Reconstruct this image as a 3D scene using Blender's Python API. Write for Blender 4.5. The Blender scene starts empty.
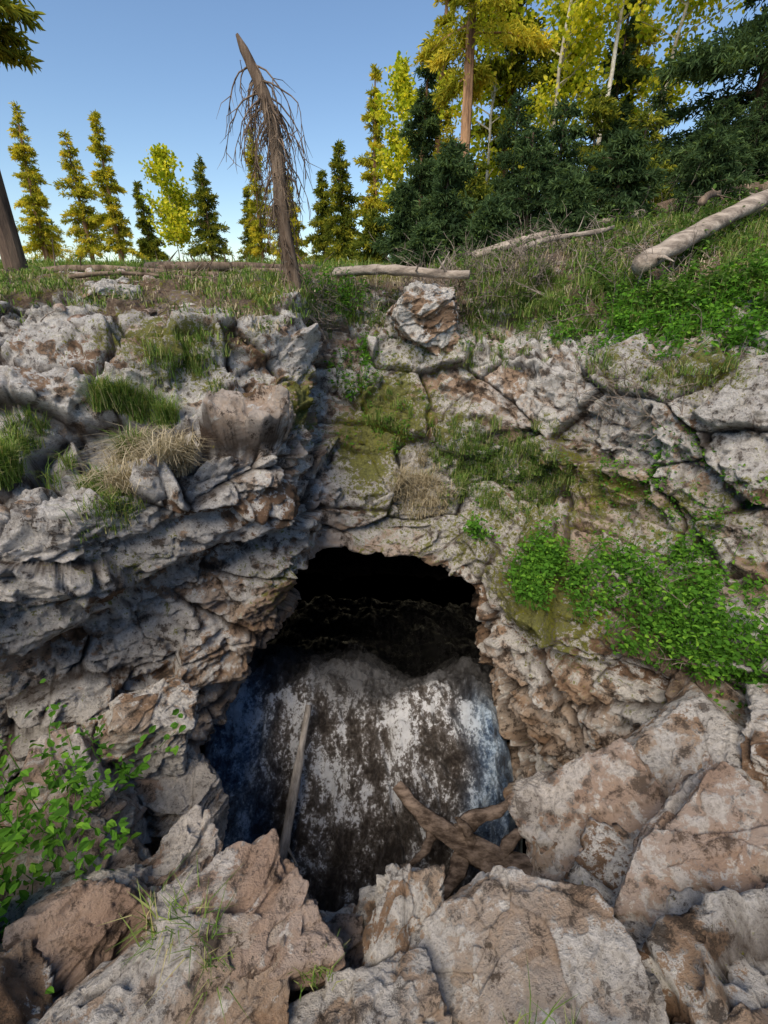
import bpy, bmesh, math, numpy as np
from mathutils import Vector, Euler
R0=np.random.RandomState
f32=np.float32
sc=bpy.context.scene

# ------------------------------------------------------------ noise
def hsh(ix,iy,iz,seed):
    h=(ix.astype(np.int64)*374761393+iy.astype(np.int64)*668265263+iz.astype(np.int64)*1440662683+seed*974634777)&0xffffffff
    h=h.astype(np.uint32)
    h^=h>>np.uint32(13); h*=np.uint32(1274126177); h^=h>>np.uint32(16); h*=np.uint32(2246822519); h^=h>>np.uint32(13)
    return h.astype(f32)/f32(4294967296.0)
def vnoise(P,seed=0):
    I=np.floor(P).astype(np.int64); F=(P-I).astype(f32); F=F*F*(3-2*F)
    out=0
    for dx in (0,1):
        wx=F[:,0] if dx else 1-F[:,0]
        for dy in (0,1):
            wy=F[:,1] if dy else 1-F[:,1]
            for dz in (0,1):
                wz=F[:,2] if dz else 1-F[:,2]
                out=out+wx*wy*wz*hsh(I[:,0]+dx,I[:,1]+dy,I[:,2]+dz,seed)
    return out*2-1
def fbm(P,o=4,seed=0,g=.5):
    a=1;s=0;t=0
    for i in range(o):
        s=s+a*vnoise(P*(2.03**i)+i*7.3,seed+i); t+=a; a*=g
    return s/t
def worley2(P,seed=0):
    I=np.floor(P).astype(np.int64); n=len(P)
    F1=np.full(n,9.,f32); F2=np.full(n,9.,f32); D=np.zeros((n,3),f32); D2=np.zeros((n,3),f32); ID=np.zeros((n,3),np.int32); ID2=np.zeros((n,3),np.int32)
    for dx in (-1,0,1):
        for dy in (-1,0,1):
            for dz in (-1,0,1):
                cx,cy,cz=I[:,0]+dx,I[:,1]+dy,I[:,2]+dz
                d=np.stack([P[:,0]-(cx+.1+.8*hsh(cx,cy,cz,seed)),P[:,1]-(cy+.1+.8*hsh(cx,cy,cz,seed+1)),P[:,2]-(cz+.1+.8*hsh(cx,cy,cz,seed+2))],1).astype(f32)
                r=np.sqrt((d*d).sum(1)); c=np.stack([cx,cy,cz],1).astype(np.int32)
                m=r<F1; m2=(~m)&(r<F2)
                F2[m]=F1[m]; D2[m]=D[m]; ID2[m]=ID[m]
                F1[m]=r[m]; D[m]=d[m]; ID[m]=c[m]
                F2[m2]=r[m2]; D2[m2]=d[m2]; ID2[m2]=c[m2]
    return F1,F2,D,ID,D2,ID2
def facets(P,scale,seed,slope=.8,w=.1):
    # broken-rock relief: every joint block is a tilted plane, blocks meet in a narrow step
    F1,F2,D,ID,D2,ID2=worley2(P/np.array(scale),seed)
    def val(I,d):
        g=np.stack([hsh(I[:,0],I[:,1],I[:,2],seed+10+i)-.5 for i in range(4)],1)
        return .5+g[:,3]+slope*2*(g[:,:3]*d).sum(1),g[:,0]
    a,ga=val(ID,D); b,_=val(ID2,D2); e=F2-F1
    t=.5*(1-sstep(0,w,e)); return a*(1-t)+b*t,e,ga
def sstep(a,b,x):
    t=np.clip((x-a)/(b-a),0,1); return t*t*(3-2*t)

# ------------------------------------------------------------ mesh helpers
def mk(name,parts,mats,smooth=False,attrs=None):
    V=[];F=[];M=[];Rn=[];off=0
    for p in parts:
        v=np.asarray(p[0],dtype=np.float64).reshape(-1,3); f=np.asarray(p[1],dtype=np.int64).reshape(-1,4)
        V.append(v);F.append(f+off);M.append(np.full(len(f),p[2],np.int32))
        Rn.append(p[3] if len(p)>3 and p[3] is not None else np.full(len(v),.5)); off+=len(v)
    V=np.concatenate(V);F=np.concatenate(F);M=np.concatenate(M);Rn=np.concatenate(Rn)
    me=bpy.data.meshes.new(name)
    me.vertices.add(len(V)); me.vertices.foreach_set('co',V.ravel())
    me.loops.add(len(F)*4); me.loops.foreach_set('vertex_index',F.ravel().astype(np.int32))
    me.polygons.add(len(F)); me.polygons.foreach_set('loop_start',(np.arange(len(F))*4).astype(np.int32))
    me.polygons.foreach_set('material_index',M)
    me.update(calc_edges=True)
    me.polygons.foreach_set('use_smooth',np.full(len(F),smooth))
    at=me.attributes.new('rnd','FLOAT','POINT'); at.data.foreach_set('value',Rn.astype(f32))
    if attrs:
        for k,a in attrs.items():
            at=me.attributes.new(k,'FLOAT','POINT'); at.data.foreach_set('value',a.astype(f32))
    for m in mats: me.materials.append(m)
    ob=bpy.data.objects.new(name,me); sc.collection.objects.link(ob)
    return ob
def tube(pts,rad,n=8,rough=0,seed=0):
    pts=np.asarray(pts,float); k=len(pts); rad=np.broadcast_to(rad,(k,))
    T=np.gradient(pts,axis=0); T/=np.linalg.norm(T,axis=1)[:,None]+1e-9
    ref=np.array([0,0,1.]) if abs(T[0,2])<.8 else np.array([1.,0,0])
    A=np.cross(T,ref); A/=np.linalg.norm(A,axis=1)[:,None]+1e-9; B=np.cross(T,A)
    th=np.arange(n)*2*math.pi/n
    r=rad[:,None]*np.ones((k,n))
    if rough: r=r*(1+rough*(R0(seed).rand(k,n)-.5)+rough*np.sin(th*3+seed)[None,:]*.5)
    V=pts[:,None,:]+r[:,:,None]*(np.cos(th)[None,:,None]*A[:,None,:]+np.sin(th)[None,:,None]*B[:,None,:])
    V=V.reshape(-1,3); i=np.arange(k-1)[:,None]*n; j=np.arange(n)[None,:]; j2=(j+1)%n
    F=np.stack([i+j,i+j2,i+n+j2,i+n+j],-1).reshape(-1,4)
    return V,F
def spline(pts,n):
    pts=np.asarray(pts,float); k=len(pts); t=np.linspace(0,k-1,n)
    P=np.vstack([2*pts[0]-pts[1],pts,2*pts[-1]-pts[-2]]); i=np.minimum(t.astype(int),k-2); u=(t-i)[:,None]
    a,b,c,d=P[i],P[i+1],P[i+2],P[i+3]
    return .5*((2*b)+(-a+c)*u+(2*a-5*b+4*c-d)*u*u+(-a+3*b-3*c+d)*u**3)
def unit(v): return v/(np.linalg.norm(v,axis=-1,keepdims=True)+1e-9)
def leaves(C,D,N,L,W,rnd):
    D=unit(D); S=unit(np.cross(D,N)); N=np.cross(S,D); L=np.reshape(L,(-1,1))*np.ones((len(C),1)); W=np.reshape(W,(-1,1))*np.ones((len(C),1))
    v=np.stack([C,C+D*L*.3+S*W*.5+N*L*.08,C+D*L*.7+S*W*.38+N*L*.05,C+D*L-N*L*.12,C+D*L*.7-S*W*.38+N*L*.05,C+D*L*.3-S*W*.5+N*L*.08],1)
    b=np.arange(len(C))[:,None]*6
    F=np.stack([b+np.array([0,1,2,3]),b+np.array([0,3,4,5])],1).reshape(-1,4)
    return v.reshape(-1,3),F,np.repeat(rnd,6)
def blades(P,H,W,lean,rs):
    n=len(P); az=rs.rand(n)*6.283; d=np.stack([np.cos(az),np.sin(az),0*az],1); s=np.stack([-np.sin(az),np.cos(az),0*az],1)
    H=np.reshape(H,(-1,1))*np.ones((n,1)); ln=lean*(.3+rs.rand(n,1)); up=np.array([0,0,1.])
    M=P+up*H*.6+d*H*.35*ln; T=P+up*H*(1-.4*ln)+d*H*ln; w=W*.5
    V=np.stack([P-s*w,P+s*w,M-s*w*.8,M+s*w*.8,T-s*w*.1,T+s*w*.1],1).reshape(-1,3)
    b=np.arange(n)[:,None]*6
    F=np.stack([b+np.array([0,1,3,2]),b+np.array([2,3,5,4])],1).reshape(-1,4)
    return V,F,np.repeat(rs.rand(n),6)

# ------------------------------------------------------------ materials
class MT:
    def __init__(s,name):
        s.m=bpy.data.materials.new(name); s.m.use_nodes=True; s.t=s.m.node_tree; s.n=s.t.nodes; s.l=s.t.links; s.n.clear()
        s.out=s.n.new('ShaderNodeOutputMaterial'); s.tc=s.n.new('ShaderNodeTexCoord').outputs['Object']
    def set(s,inp,v):
        if hasattr(v,'is_output'): s.l.new(v,inp)
        elif v is not None:
            if isinstance(v,tuple) and len(v)==3: v=v+(1,)
            inp.default_value=v
    def noise(s,scale,det=6,rough=.6,vec=None,dist=0):
        n=s.n.new('ShaderNodeTexNoise'); n.inputs['Scale'].default_value=scale; n.inputs['Detail'].default_value=det
        n.inputs['Roughness'].default_value=rough; n.inputs['Distortion'].default_value=dist
        s.l.new(vec or s.tc,n.inputs['Vector']); return n.outputs['Fac']
    def ramp(s,fac,stops):
        n=s.n.new('ShaderNodeValToRGB'); e=n.color_ramp.elements
        while len(e)<len(stops): e.new(.5)
        for i,(p,c) in enumerate(stops):
            e[i].position=p; e[i].color=(c+(1,)) if isinstance(c,tuple) else (c,c,c,1)
        s.l.new(fac,n.inputs[0]); return n.outputs[0]
    def mix(s,fac,a,b,mode='MIX'):
        n=s.n.new('ShaderNodeMix'); n.data_type='RGBA'; n.blend_type=mode
        s.set(n.inputs[0],fac); s.set(n.inputs[6],a); s.set(n.inputs[7],b); return n.outputs[2]
    def math(s,op,a,b=None,clamp=False):
        n=s.n.new('ShaderNodeMath'); n.operation=op; n.use_clamp=clamp; s.set(n.inputs[0],a)
        if b is not None: s.set(n.inputs[1],b)
        return n.outputs[0]
    def attr(s,name):
        n=s.n.new('ShaderNodeAttribute'); n.attribute_name=name; return n.outputs['Fac']
    def mapv(s,scale,rot=(0,0,0)):
        n=s.n.new('ShaderNodeMapping'); n.inputs['Scale'].default_value=scale; n.inputs['Rotation'].default_value=rot; s.l.new(s.tc,n.inputs[0]); return n.outputs[0]
    def bump(s,h,strength,dist,prev=None):
        n=s.n.new('ShaderNodeBump'); n.inputs['Strength'].default_value=strength; n.inputs['Distance'].default_value=dist
        s.l.new(h,n.inputs['Height']); 
        if prev: s.l.new(prev,n.inputs['Normal'])
        return n.outputs[0]
    def bsdf(s,col,rough=.9,nrm=None,spec=.25,**k):
        b=s.n.new('ShaderNodeBsdfPrincipled'); s.set(b.inputs['Base Color'],col); s.set(b.inputs['Roughness'],rough); b.inputs['Specular IOR Level'].default_value=spec
        if nrm: s.l.new(nrm,b.inputs['Normal'])
        s.l.new(b.outputs[0],s.out.inputs[0]); return s.m

def rock_mat(name,tint=None,lichen=.5,terrain=False,pink=0.,spots=.82):
    m=MT(name)
    fine=m.noise(30,5,.80); mid=m.noise(7.5,8,.78)
    hue=m.math('ADD',m.attr('hue'),m.math('MULTIPLY',m.math('SUBTRACT',fine,.5),.5))
    c=m.ramp(hue,[(.18,(.26,.165,.105)),(.34,(.46,.32,.22)),(.5,(.57,.45,.355)),(.64,(.64,.56,.49)),(.8,(.56,.40,.285)),(.95,(.37,.24,.155))])
    if pink: c=m.mix(pink,c,(.60,.47,.405))
    li=m.math('ADD',mid,m.math('MULTIPLY',m.math('SUBTRACT',m.attr('big'),.5),.42))
    lo=.62-.14*lichen
    c=m.mix(m.ramp(li,[(lo,0.),(lo+.03,.97)]),c,m.ramp(fine,[(.34,(.36,.335,.31)),(.47,(.70,.67,.63)),(.62,(.94,.91,.87))]))
    d=m.math('SUBTRACT',fine,m.math('MULTIPLY',m.math('SUBTRACT',mid,.5),.9))
    c=m.mix(m.ramp(d,[(.52,0.),(.585,spots)]),c,(.08,.06,.046))
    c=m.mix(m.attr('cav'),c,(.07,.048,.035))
    if terrain:
        nz=m.math('MULTIPLY',m.math('SUBTRACT',mid,.5),1.5)
        c=m.mix(m.ramp(m.math('ADD',m.attr('soil'),nz),[(.42,0.),(.6,.93)]),c,m.ramp(fine,[(.3,(.08,.052,.034)),(.5,(.17,.115,.078)),(.6,(.33,.24,.17))]))
        mz=m.math('ADD',m.math('MULTIPLY',nz,1.4),m.math('MULTIPLY',m.math('SUBTRACT',fine,.5),1.1))
        c=m.mix(m.ramp(m.math('ADD',m.attr('moss'),mz),[(.42,0.),(.56,.92)]),c,m.ramp(fine,[(.35,(.06,.07,.010)),(.65,(.26,.26,.03))]))
        c=m.mix(m.attr('cave_shade'),c,(.012,.010,.009))  # cave rock goes near black: its shade is painted into the colour
    if tint: c=m.mix(1.,c,tint,'MULTIPLY')
    hgt=m.noise(15,9,.76)
    return m.bsdf(c,.93,m.bump(hgt,1.,.10),.12)

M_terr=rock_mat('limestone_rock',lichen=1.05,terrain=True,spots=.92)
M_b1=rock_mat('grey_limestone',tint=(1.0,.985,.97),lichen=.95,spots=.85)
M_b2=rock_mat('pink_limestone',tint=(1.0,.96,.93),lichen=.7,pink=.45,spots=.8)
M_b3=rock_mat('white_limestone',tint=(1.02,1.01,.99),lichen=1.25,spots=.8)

def leaf_mat(name,stops,trans=.4):
    m=MT(name); c=m.ramp(m.attr('rnd'),stops)
    d=m.n.new('ShaderNodeBsdfDiffuse'); m.l.new(c,d.inputs[0])
    t=m.n.new('ShaderNodeBsdfTranslucent'); m.l.new(m.mix(1.,c,(1.4,1.3,.6),'MULTIPLY'),t.inputs[0])
    x=m.n.new('ShaderNodeMixShader'); x.inputs[0].default_value=trans; m.l.new(d.outputs[0],x.inputs[1]); m.l.new(t.outputs[0],x.inputs[2]); m.l.new(x.outputs[0],m.out.inputs[0]); return m.m
L_green=leaf_mat('leaf_green',[(0,(.035,.09,.02)),(.5,(.10,.25,.03)),(1,(.29,.52,.06))])
L_shrub=leaf_mat('leaf_shrub',[(0,(.045,.085,.025)),(.6,(.11,.20,.045)),(1,(.25,.36,.08))])
L_grass=leaf_mat('grass_blade',[(0,(.06,.11,.03)),(.5,(.15,.25,.05)),(.8,(.27,.34,.10)),(1,(.46,.40,.22))],.3)
L_dry=leaf_mat('dry_grass',[(0,(.22,.18,.11)),(1,(.55,.48,.34))],.2)
L_pine=leaf_mat('needles_pine',[(0,(.09,.12,.018)),(.4,(.34,.36,.035)),(1,(.88,.74,.11))],.4)  # gold of the sunlight is mixed into the needle colour
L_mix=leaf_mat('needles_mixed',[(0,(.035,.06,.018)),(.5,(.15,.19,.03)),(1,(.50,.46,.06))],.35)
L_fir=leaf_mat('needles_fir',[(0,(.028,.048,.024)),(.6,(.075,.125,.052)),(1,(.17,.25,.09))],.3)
L_aspen=leaf_mat('leaf_aspen',[(0,(.20,.28,.02)),(.6,(.52,.56,.04)),(1,(.85,.76,.09))],.5)
def bark_mat(name,a,b,sc_=8,vs=(1,1,.15),rough=.9):
    m=MT(name); n=m.noise(sc_,6,.7,m.mapv(vs)); c=m.ramp(n,[(.3,tuple(x*.5 for x in a)),(.42,a),(.65,b)])
    return m.bsdf(c,rough,m.bump(n,.9,.03),.15)
B_pine=bark_mat('pine_bark',(.18,.10,.06),(.55,.33,.18))
B_dark=bark_mat('dark_pine_bark',(.07,.05,.04),(.20,.14,.10))
B_dead=bark_mat('dead_wood',(.10,.07,.05),(.27,.205,.15),10)
B_log=bark_mat('weathered_log',(.20,.165,.135),(.48,.41,.34),10,(.3,1,1))
B_pole=bark_mat('weathered_pole',(.22,.20,.18),(.50,.46,.42),12,(1,.3,.3))
B_aspen=bark_mat('aspen_bark',(.42,.38,.30),(.7,.66,.56),6,(1,1,1))
B_twig=bark_mat('grey_twig',(.13,.105,.085),(.36,.30,.25),20,(1,1,1))
B_drift=bark_mat('driftwood',(.09,.065,.05),(.32,.245,.195),16,(.4,1,1))

# ------------------------------------------------------------ terrain fields
def Hf(x,y):
    x=np.asarray(x,float); y=np.asarray(y,float)
    b=np.interp(y,[-20,4.5,6,9,30,60],[-.9,-.02,.07,.27,1.08,2.28])
    e=.17*np.clip(x-.7,0,50)*sstep(-60,3,y)*(1-.25*sstep(0,6,x))*1.3
    return b+e
h=.1; ox,oy,oz=-5.2,-2.4,-5.5
nx,ny,nz=118,118,80
xs=ox+h*np.arange(nx);ys=oy+h*np.arange(ny);zs=oz+h*np.arange(nz)
X,Y,Z=np.meshgrid(xs,ys,zs,indexing='ij')
PP=np.stack([X.ravel(),Y.ravel(),Z.ravel()],1)
wx=fbm(PP*.9,2,5).reshape(X.shape)*.11; wy=fbm(PP*.9+9,2,6).reshape(X.shape)*.13; wz=fbm(PP*.9+20,2,7).reshape(X.shape)*.07
x=X+wx;y=Y+wy;z=Z+wz
def smin(a,b,k=.12):
    t=np.clip(.5+.5*(b-a)/k,0,1); return b*(1-t)+a*t-k*t*(1-t)
def smax(a,b,k=.12): return -smin(-a,-b,k)
zz=z-.22*(x+.7)
Dz=np.interp(zz,[-5,-4,-2.6,-2.1,-1.80,-1.70,-1.3,-.90,-.80,-.74,-.55,-.22,-.14,.3],[-3.55,-3.52,-3.55,-3.66,-3.72,-3.36,-3.22,-3.30,-3.45,-4.35,-4.42,-4.42,-4.62,-5.6])
d1=.552*x-.834*y-Dz
xc=np.interp(z,[-5,-4.3,-3.4,-2.8,-2.3,-1,-.3,.2],[-2.0,-1.9,-1.4,-.95,-.74,-.72,-.85,-1.0])
left=smax(d1,(x-xc)*.9,.1)
Rz=np.interp(z,[-5,-3.4,-2.9,-2.5,-2.2,-1.95,-1.75,-1.5,-1,-.62,-.45,0,.3,.9,1.5],[3.1,3.3,3.28,3.35,3.6,4.05,4.25,4.2,4.3,4.42,4.85,5.5,6.3,8.2,10])
right=Rz-(.778*x+.63*y)
W=np.where(z<-2.5,4.1,np.interp(z,[-2.5,-1.9,-1.75,-1.3,-1.2,-.55,-.45,0,.3,2],[4.1,4.45,4.75,4.95,5.25,5.5,5.85,6.1,6.6,9]))+.10*np.sin(x*2.1+1)+.12
back=(W-y)*.8
ye=1.05+.3*sstep(-.8,-1.4,x)+.6*sstep(.6,1.3,x)
Nn=np.interp(y-ye,[-6,-1.2,-.5,0,.12,.7,1.],[-1.5,-2.05,-2.3,-2.75,-3.05,-4.9,-5.3])+.16*np.clip(np.abs(x)-1.5,0,3)*sstep(.9,-.2,y-ye)
near=(z-Nn)*.7
pit=smin(smin(left,right,.2),smin(back,near,.15),.12)
poly=np.array([(-.92,-2.66),(-.55,-2.54),(.3,-2.66),(.84,-2.90),(1.06,-3.6),(1.30,-4.2),(1.6,-5.4),(-2.2,-5.4),(-1.95,-4.3),(-1.35,-3.4),(-.98,-2.95)])
def sdpoly(px,pz):
    d=np.full(px.shape,1e9); s=np.ones(px.shape); n=len(poly)
    for i in range(n):
        a=poly[i];b=poly[i-1]; ex,ez=b-a; wx_=px-a[0]; wz_=pz-a[1]
        t=np.clip((wx_*ex+wz_*ez)/(ex*ex+ez*ez),0,1); d=np.minimum(d,(wx_-ex*t)**2+(wz_-ez*t)**2)
        c1=pz>=a[1];c2=pz<b[1];c3=ex*wz_>ez*wx_
        al=(c1&c2&c3)|(~c1&~c2&~c3); s=np.where(al,-s,s)
    return s*np.sqrt(d)
sd=sdpoly(x,z)
infl=np.interp(y,[2.9,4.2,4.9,5.4,6.6,8.4,8.9],[.08,.08,.10,.3,.8,.6,-1.2])
cave=smin(infl-sd,y-2.9,.1)
air=smax(smax(pit,(z-Hf(x,y)),.12),cave,.08)
f=-air
# smooth displacement direction: gradient of the blurred field
def blur(a,r):
    for axn in range(3):
        k=2*r+1; pad=[(0,0)]*3; pad[axn]=(r+1,r); c=np.cumsum(np.pad(a,pad,mode='edge'),axis=axn)
        hi=[slice(None)]*3; lo=[slice(None)]*3; hi[axn]=slice(k,None); lo[axn]=slice(0,-k); a=(c[tuple(hi)]-c[tuple(lo)])/k
    return a
fbl=blur(blur(np.clip(-f,-.5,.5),2),1)
GR=np.stack(np.gradient(fbl),-1)
def gdir(P):
    q=(P-np.array([ox,oy,oz]))/h; q=np.clip(q,0,np.array([nx,ny,nz])-1.001); I=q.astype(int); F=q-I; out=0
    for a in (0,1):
        for b in (0,1):
            for c in (0,1):
                w=(F[:,0] if a else 1-F[:,0])*(F[:,1] if b else 1-F[:,1])*(F[:,2] if c else 1-F[:,2])
                out=out+w[:,None]*GR[I[:,0]+a,I[:,1]+b,I[:,2]+c]
    return unit(out)
def surfnet(f):
    s=f<0; c=np.zeros(tuple(n-1 for n in f.shape),np.int8); sl=[slice(0,-1),slice(1,None)]
    for i in (0,1):
        for j in (0,1):
            for k in (0,1): c=c+s[sl[i],sl[j],sl[k]]
    act=(c>0)&(c<8); idx=np.full(c.shape,-1,np.int64); I=np.argwhere(act); idx[act]=np.arange(len(I))
    acc=np.zeros((len(I),3));cnt=np.zeros(len(I))
    for ax in range(3):
        o=[a for a in range(3) if a!=ax]
        for u in (0,1):
            for v in (0,1):
                A=I.copy();A[:,o[0]]+=u;A[:,o[1]]+=v; B=A.copy();B[:,ax]+=1
                fa=f[A[:,0],A[:,1],A[:,2]];fb=f[B[:,0],B[:,1],B[:,2]]; cr=(fa<0)!=(fb<0)
                t=np.where(cr,fa/(fa-fb+1e-12),0); p=A.astype(float); p[:,ax]+=t
                acc[cr]+=p[cr];cnt[cr]+=1
    V=acc/cnt[:,None]; Q=[]
    for ax in range(3):
        b=(ax+1)%3;d=(ax+2)%3
        lo=[slice(None)]*3;hi=[slice(None)]*3; lo[ax]=slice(0,-1);hi[ax]=slice(1,None)
        sa=s[tuple(lo)];sb=s[tuple(hi)]; E=np.argwhere(sa!=sb); ins=sa[E[:,0],E[:,1],E[:,2]]
        ok=(E[:,b]>0)&(E[:,d]>0)&(E[:,b]<f.shape[b]-1)&(E[:,d]<f.shape[d]-1); E=E[ok];ins=ins[ok]
        def g(db,dd):
            e=E.copy();e[:,b]+=db;e[:,d]+=dd; return idx[e[:,0],e[:,1],e[:,2]]
        q=np.stack([g(-1,-1),g(0,-1),g(0,0),g(-1,0)],1); q[~ins]=q[~ins][:,::-1]; Q.append(q)
    return V,np.concatenate(Q)
V,Q=surfnet(f); V=V*h+np.array([ox,oy,oz])
QC=V[Q].mean(1)
def inner(g):
    c=QC; return (c[:,1]>1.6+g)&(c[:,1]<6.6-g)&(c[:,0]>-3.8+g)&(c[:,0]<4.2-g)&(c[:,2]>-4.9+g)&(c[:,2]<.8-g)&~((c[:,1]>4.7-g)&(c[:,2]<-2.45+g))
def refine(mask,lvl):
    q=Q[mask]; u,inv=np.unique(q,return_inverse=True)
    tmp=mk('tmp',[(V[u],inv.reshape(-1,4),0)],[],True)
    md=tmp.modifiers.new('s','SUBSURF'); md.levels=lvl; md.render_levels=lvl
    bpy.context.view_layer.update()
    ev=tmp.evaluated_get(bpy.context.evaluated_depsgraph_get()); me=ev.to_mesh()
    n=len(me.vertices); P=np.empty(n*3); me.vertices.foreach_get('co',P); P=P.reshape(-1,3)
    Nr=np.empty(n*3); me.vertices.foreach_get('normal',Nr); Nr=Nr.reshape(-1,3)
    nf=len(me.polygons); LI=np.empty(nf*4,np.int32); me.loops.foreach_get('vertex_index',LI); LI=LI.reshape(-1,4)
    ev.to_mesh_clear(); bpy.data.objects.remove(tmp); return P,Nr,LI
P1,N1,F1_=refine(inner(0),3); Pc,Nc,Fc_=refine(~inner(.12),2)
P=np.vstack([P1,Pc]); Nr=np.vstack([N1,Nc]); LI=np.vstack([F1_,Fc_+len(P1)])
G=gdir(P)
topm=sstep(.80,.95,G[:,2])*sstep(-.45,-.12,P[:,2])
bank=sstep(.75,.95,Nr[:,2])*sstep(1.8,1.1,P[:,1])
lf=np.stack([fbm(P*1.1,2,41),fbm(P*1.1,2,42),fbm(P*1.1,2,43)],1)
Wp=P+lf*.16
ca,sa=math.cos(.14),math.sin(.14); Wt=Wp.copy(); Wt[:,0]=Wp[:,0]*ca-Wp[:,2]*sa; Wt[:,2]=Wp[:,0]*sa+Wp[:,2]*ca
Wf=Wt+np.stack([fbm(P*6,3,44),fbm(P*6,3,45),fbm(P*6,3,46)],1)*.018
g1,e1,i1=facets(Wf,(.95,.95,.5),11,.7,.04)
g2,e2,i2=facets(Wf,(.42,.42,.26),31,.9,.05)
g3,e3,i3=facets(Wf,(.16,.16,.11),51,.9,.08)
g4,e4,i4=facets(Wf,(.06,.06,.045),71,.9,.2)
strat=vnoise(Wt*np.array([1.2,1.2,8]),90)*.6+vnoise(Wt*np.array([2.5,2.5,19]),91)*.4
def blob0(c,r):
    d=(P-np.array(c))/np.array(r); return np.exp(-(d*d).sum(1))
amp=(1-.75*np.maximum(topm,bank*.5))*(1-.55*sstep(-.35,-.85,G[:,2]))*(1-.6*np.clip(blob0((-.45,4.05,-2.45),(.55,.5,.28))+blob0((.2,4.05,-2.5),(.55,.5,.28)),0,1))*(1-.5*blob0((-2.0,3.0,-2.0),(.7,.6,.3)))
vug=np.clip(fbm(P*9,4,63,.6)-.15,0,1)
crk=np.exp(-e1/.022)*.12+np.exp(-e2/.03)*.045*(i2>0)
disp=amp*(.24*g1+.145*g2+.056*g3+.019*g4+.018*strat-.24-.08*vug-crk)+.018*fbm(P*5,4,61,.6)+.05*topm*fbm(P*2,4,70,.6)
bd=np.minimum.reduce([P[:,0]-(ox+.2),(ox+h*(nx-1)-.2)-P[:,0],P[:,1]-(oy+.2),(oy+h*(ny-1)-.2)-P[:,1]])
disp=disp*sstep(0,.6,bd)
P2=P+G*disp[:,None]
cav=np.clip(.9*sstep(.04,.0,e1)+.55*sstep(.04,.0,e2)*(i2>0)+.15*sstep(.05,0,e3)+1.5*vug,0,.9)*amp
hue=np.clip(.5+.42*lf[:,0]*1.3+.30*i2+.2*i1+.25*i3+.12*strat,0,1)
big=np.clip(.5+.55*lf[:,1]+.35*i1+.35*i2+.3*i3+.2*np.clip(G[:,2],-.5,1),0,1)
fresh=sstep(-1.9,-2.4,P[:,2])*sstep(.6,0,P[:,0])
big=big-.12*fresh
def blob(c,r): 
    d=(P2-np.array(c))/np.array(r); return np.exp(-(d*d).sum(1))
moss=.9*blob((.1,5.1,-1.25),(.65,.8,.45))+.85*blob((.5,5.6,-.3),(.4,.6,.3))+.8*blob((1.4,3.3,-2.5),(.5,.6,.5))+.55*blob((-1.9,4.2,-.4),(1.2,.8,.2))+.5*blob((-.9,3.5,-2.4),(.3,.5,.5))+.75*blob((.9,4.2,-2.3),(.6,.6,.4))+.55*blob((2.5,4.2,-.6),(.9,.6,.25))+.45*blob((-2.2,3.0,-1.8),(.6,.5,.25))+.65*blob((-.3,5.2,-1.6),(.4,.6,.5))+.5*blob((1.8,4.2,-1.7),(.9,.6,.25))+.6*blob((-.7,4.4,-.9),(.3,.6,.3))
moss=moss*(.7+.3*np.clip(Nr[:,2]+.4,0,1))+.30*sstep(-.2,.6,lf[:,2])*sstep(-3.6,-2,P[:,2])*sstep(1.8,2.4,P[:,1])+.10*(i2>.2)+.35*topm*sstep(-.1,.5,lf[:,1])
soil=np.clip(topm*1.1,0,1)+.8*bank+.6*blob((-.4,5.5,-.6),(.5,1.2,.7))+.6*blob((1.2,4.9,-1.5),(.7,.8,.6))+.8*blob((1.9,2.7,-2.5),(.8,.9,.4))+.7*blob((2.6,5.2,-.1),(1.6,1.,.3))+.9*blob((1.5,6.2,0),(1.4,1,.5))+.22*sstep(.5,.9,Nr[:,2])-.35*(i2>.12)
cave_shade=.985*sstep(4.3,5.0,P[:,1])*sstep(-2.1,-2.5,P[:,2])
terrain=mk('sinkhole_terrain',[(P2,LI,0)],[M_terr],True,{'cav':cav,'moss':moss,'soil':np.clip(soil,0,1),'cave_shade':cave_shade,'hue':hue,'big':big})
FC=P2[LI].mean(1); e_a=P2[LI[:,2]]-P2[LI[:,0]]; e_b=P2[LI[:,3]]-P2[LI[:,1]]; FN=np.cross(e_a,e_b); FA=np.linalg.norm(FN,axis=1); FN=unit(FN)
def region(c,r,n,nzmin=.0,seed=0):
    d=(FC-np.array(c))/np.array(r); m=((d*d).sum(1)<1)&(FN[:,2]>nzmin); I=np.flatnonzero(m); rs=R0(seed)
    if len(I)==0: print('EMPTY REGION',c); return np.zeros((0,3)),np.zeros((0,3))
    q=(d[I]**2).sum(1); w=np.clip(1.05-q,.02,1)*FA[I]; w/=w.sum()
    J=I[rs.choice(len(I),n,p=w)]; return FC[J],FN[J]
patch=fbm(P2*np.array([1.6,1.6,0]),3,200)
def rim_pts(x0,x1,y0,y1,n,seed,thr=-.9,sgn=1):
    # random spots on the real rim surface, gathered into natural patches
    rs=R0(seed); m=(P2[:,0]>x0)&(P2[:,0]<x1)&(P2[:,1]>y0)&(P2[:,1]<y1)&(P2[:,2]>-.45)&(G[:,2]>.6)&(sgn*patch>thr+.12*vnoise(P2*9,3)); I=np.flatnonzero(m)
    w=np.where(I<len(P1),1.,4.); return P2[I[rs.choice(len(I),n,p=w/w.sum())]]

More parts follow.
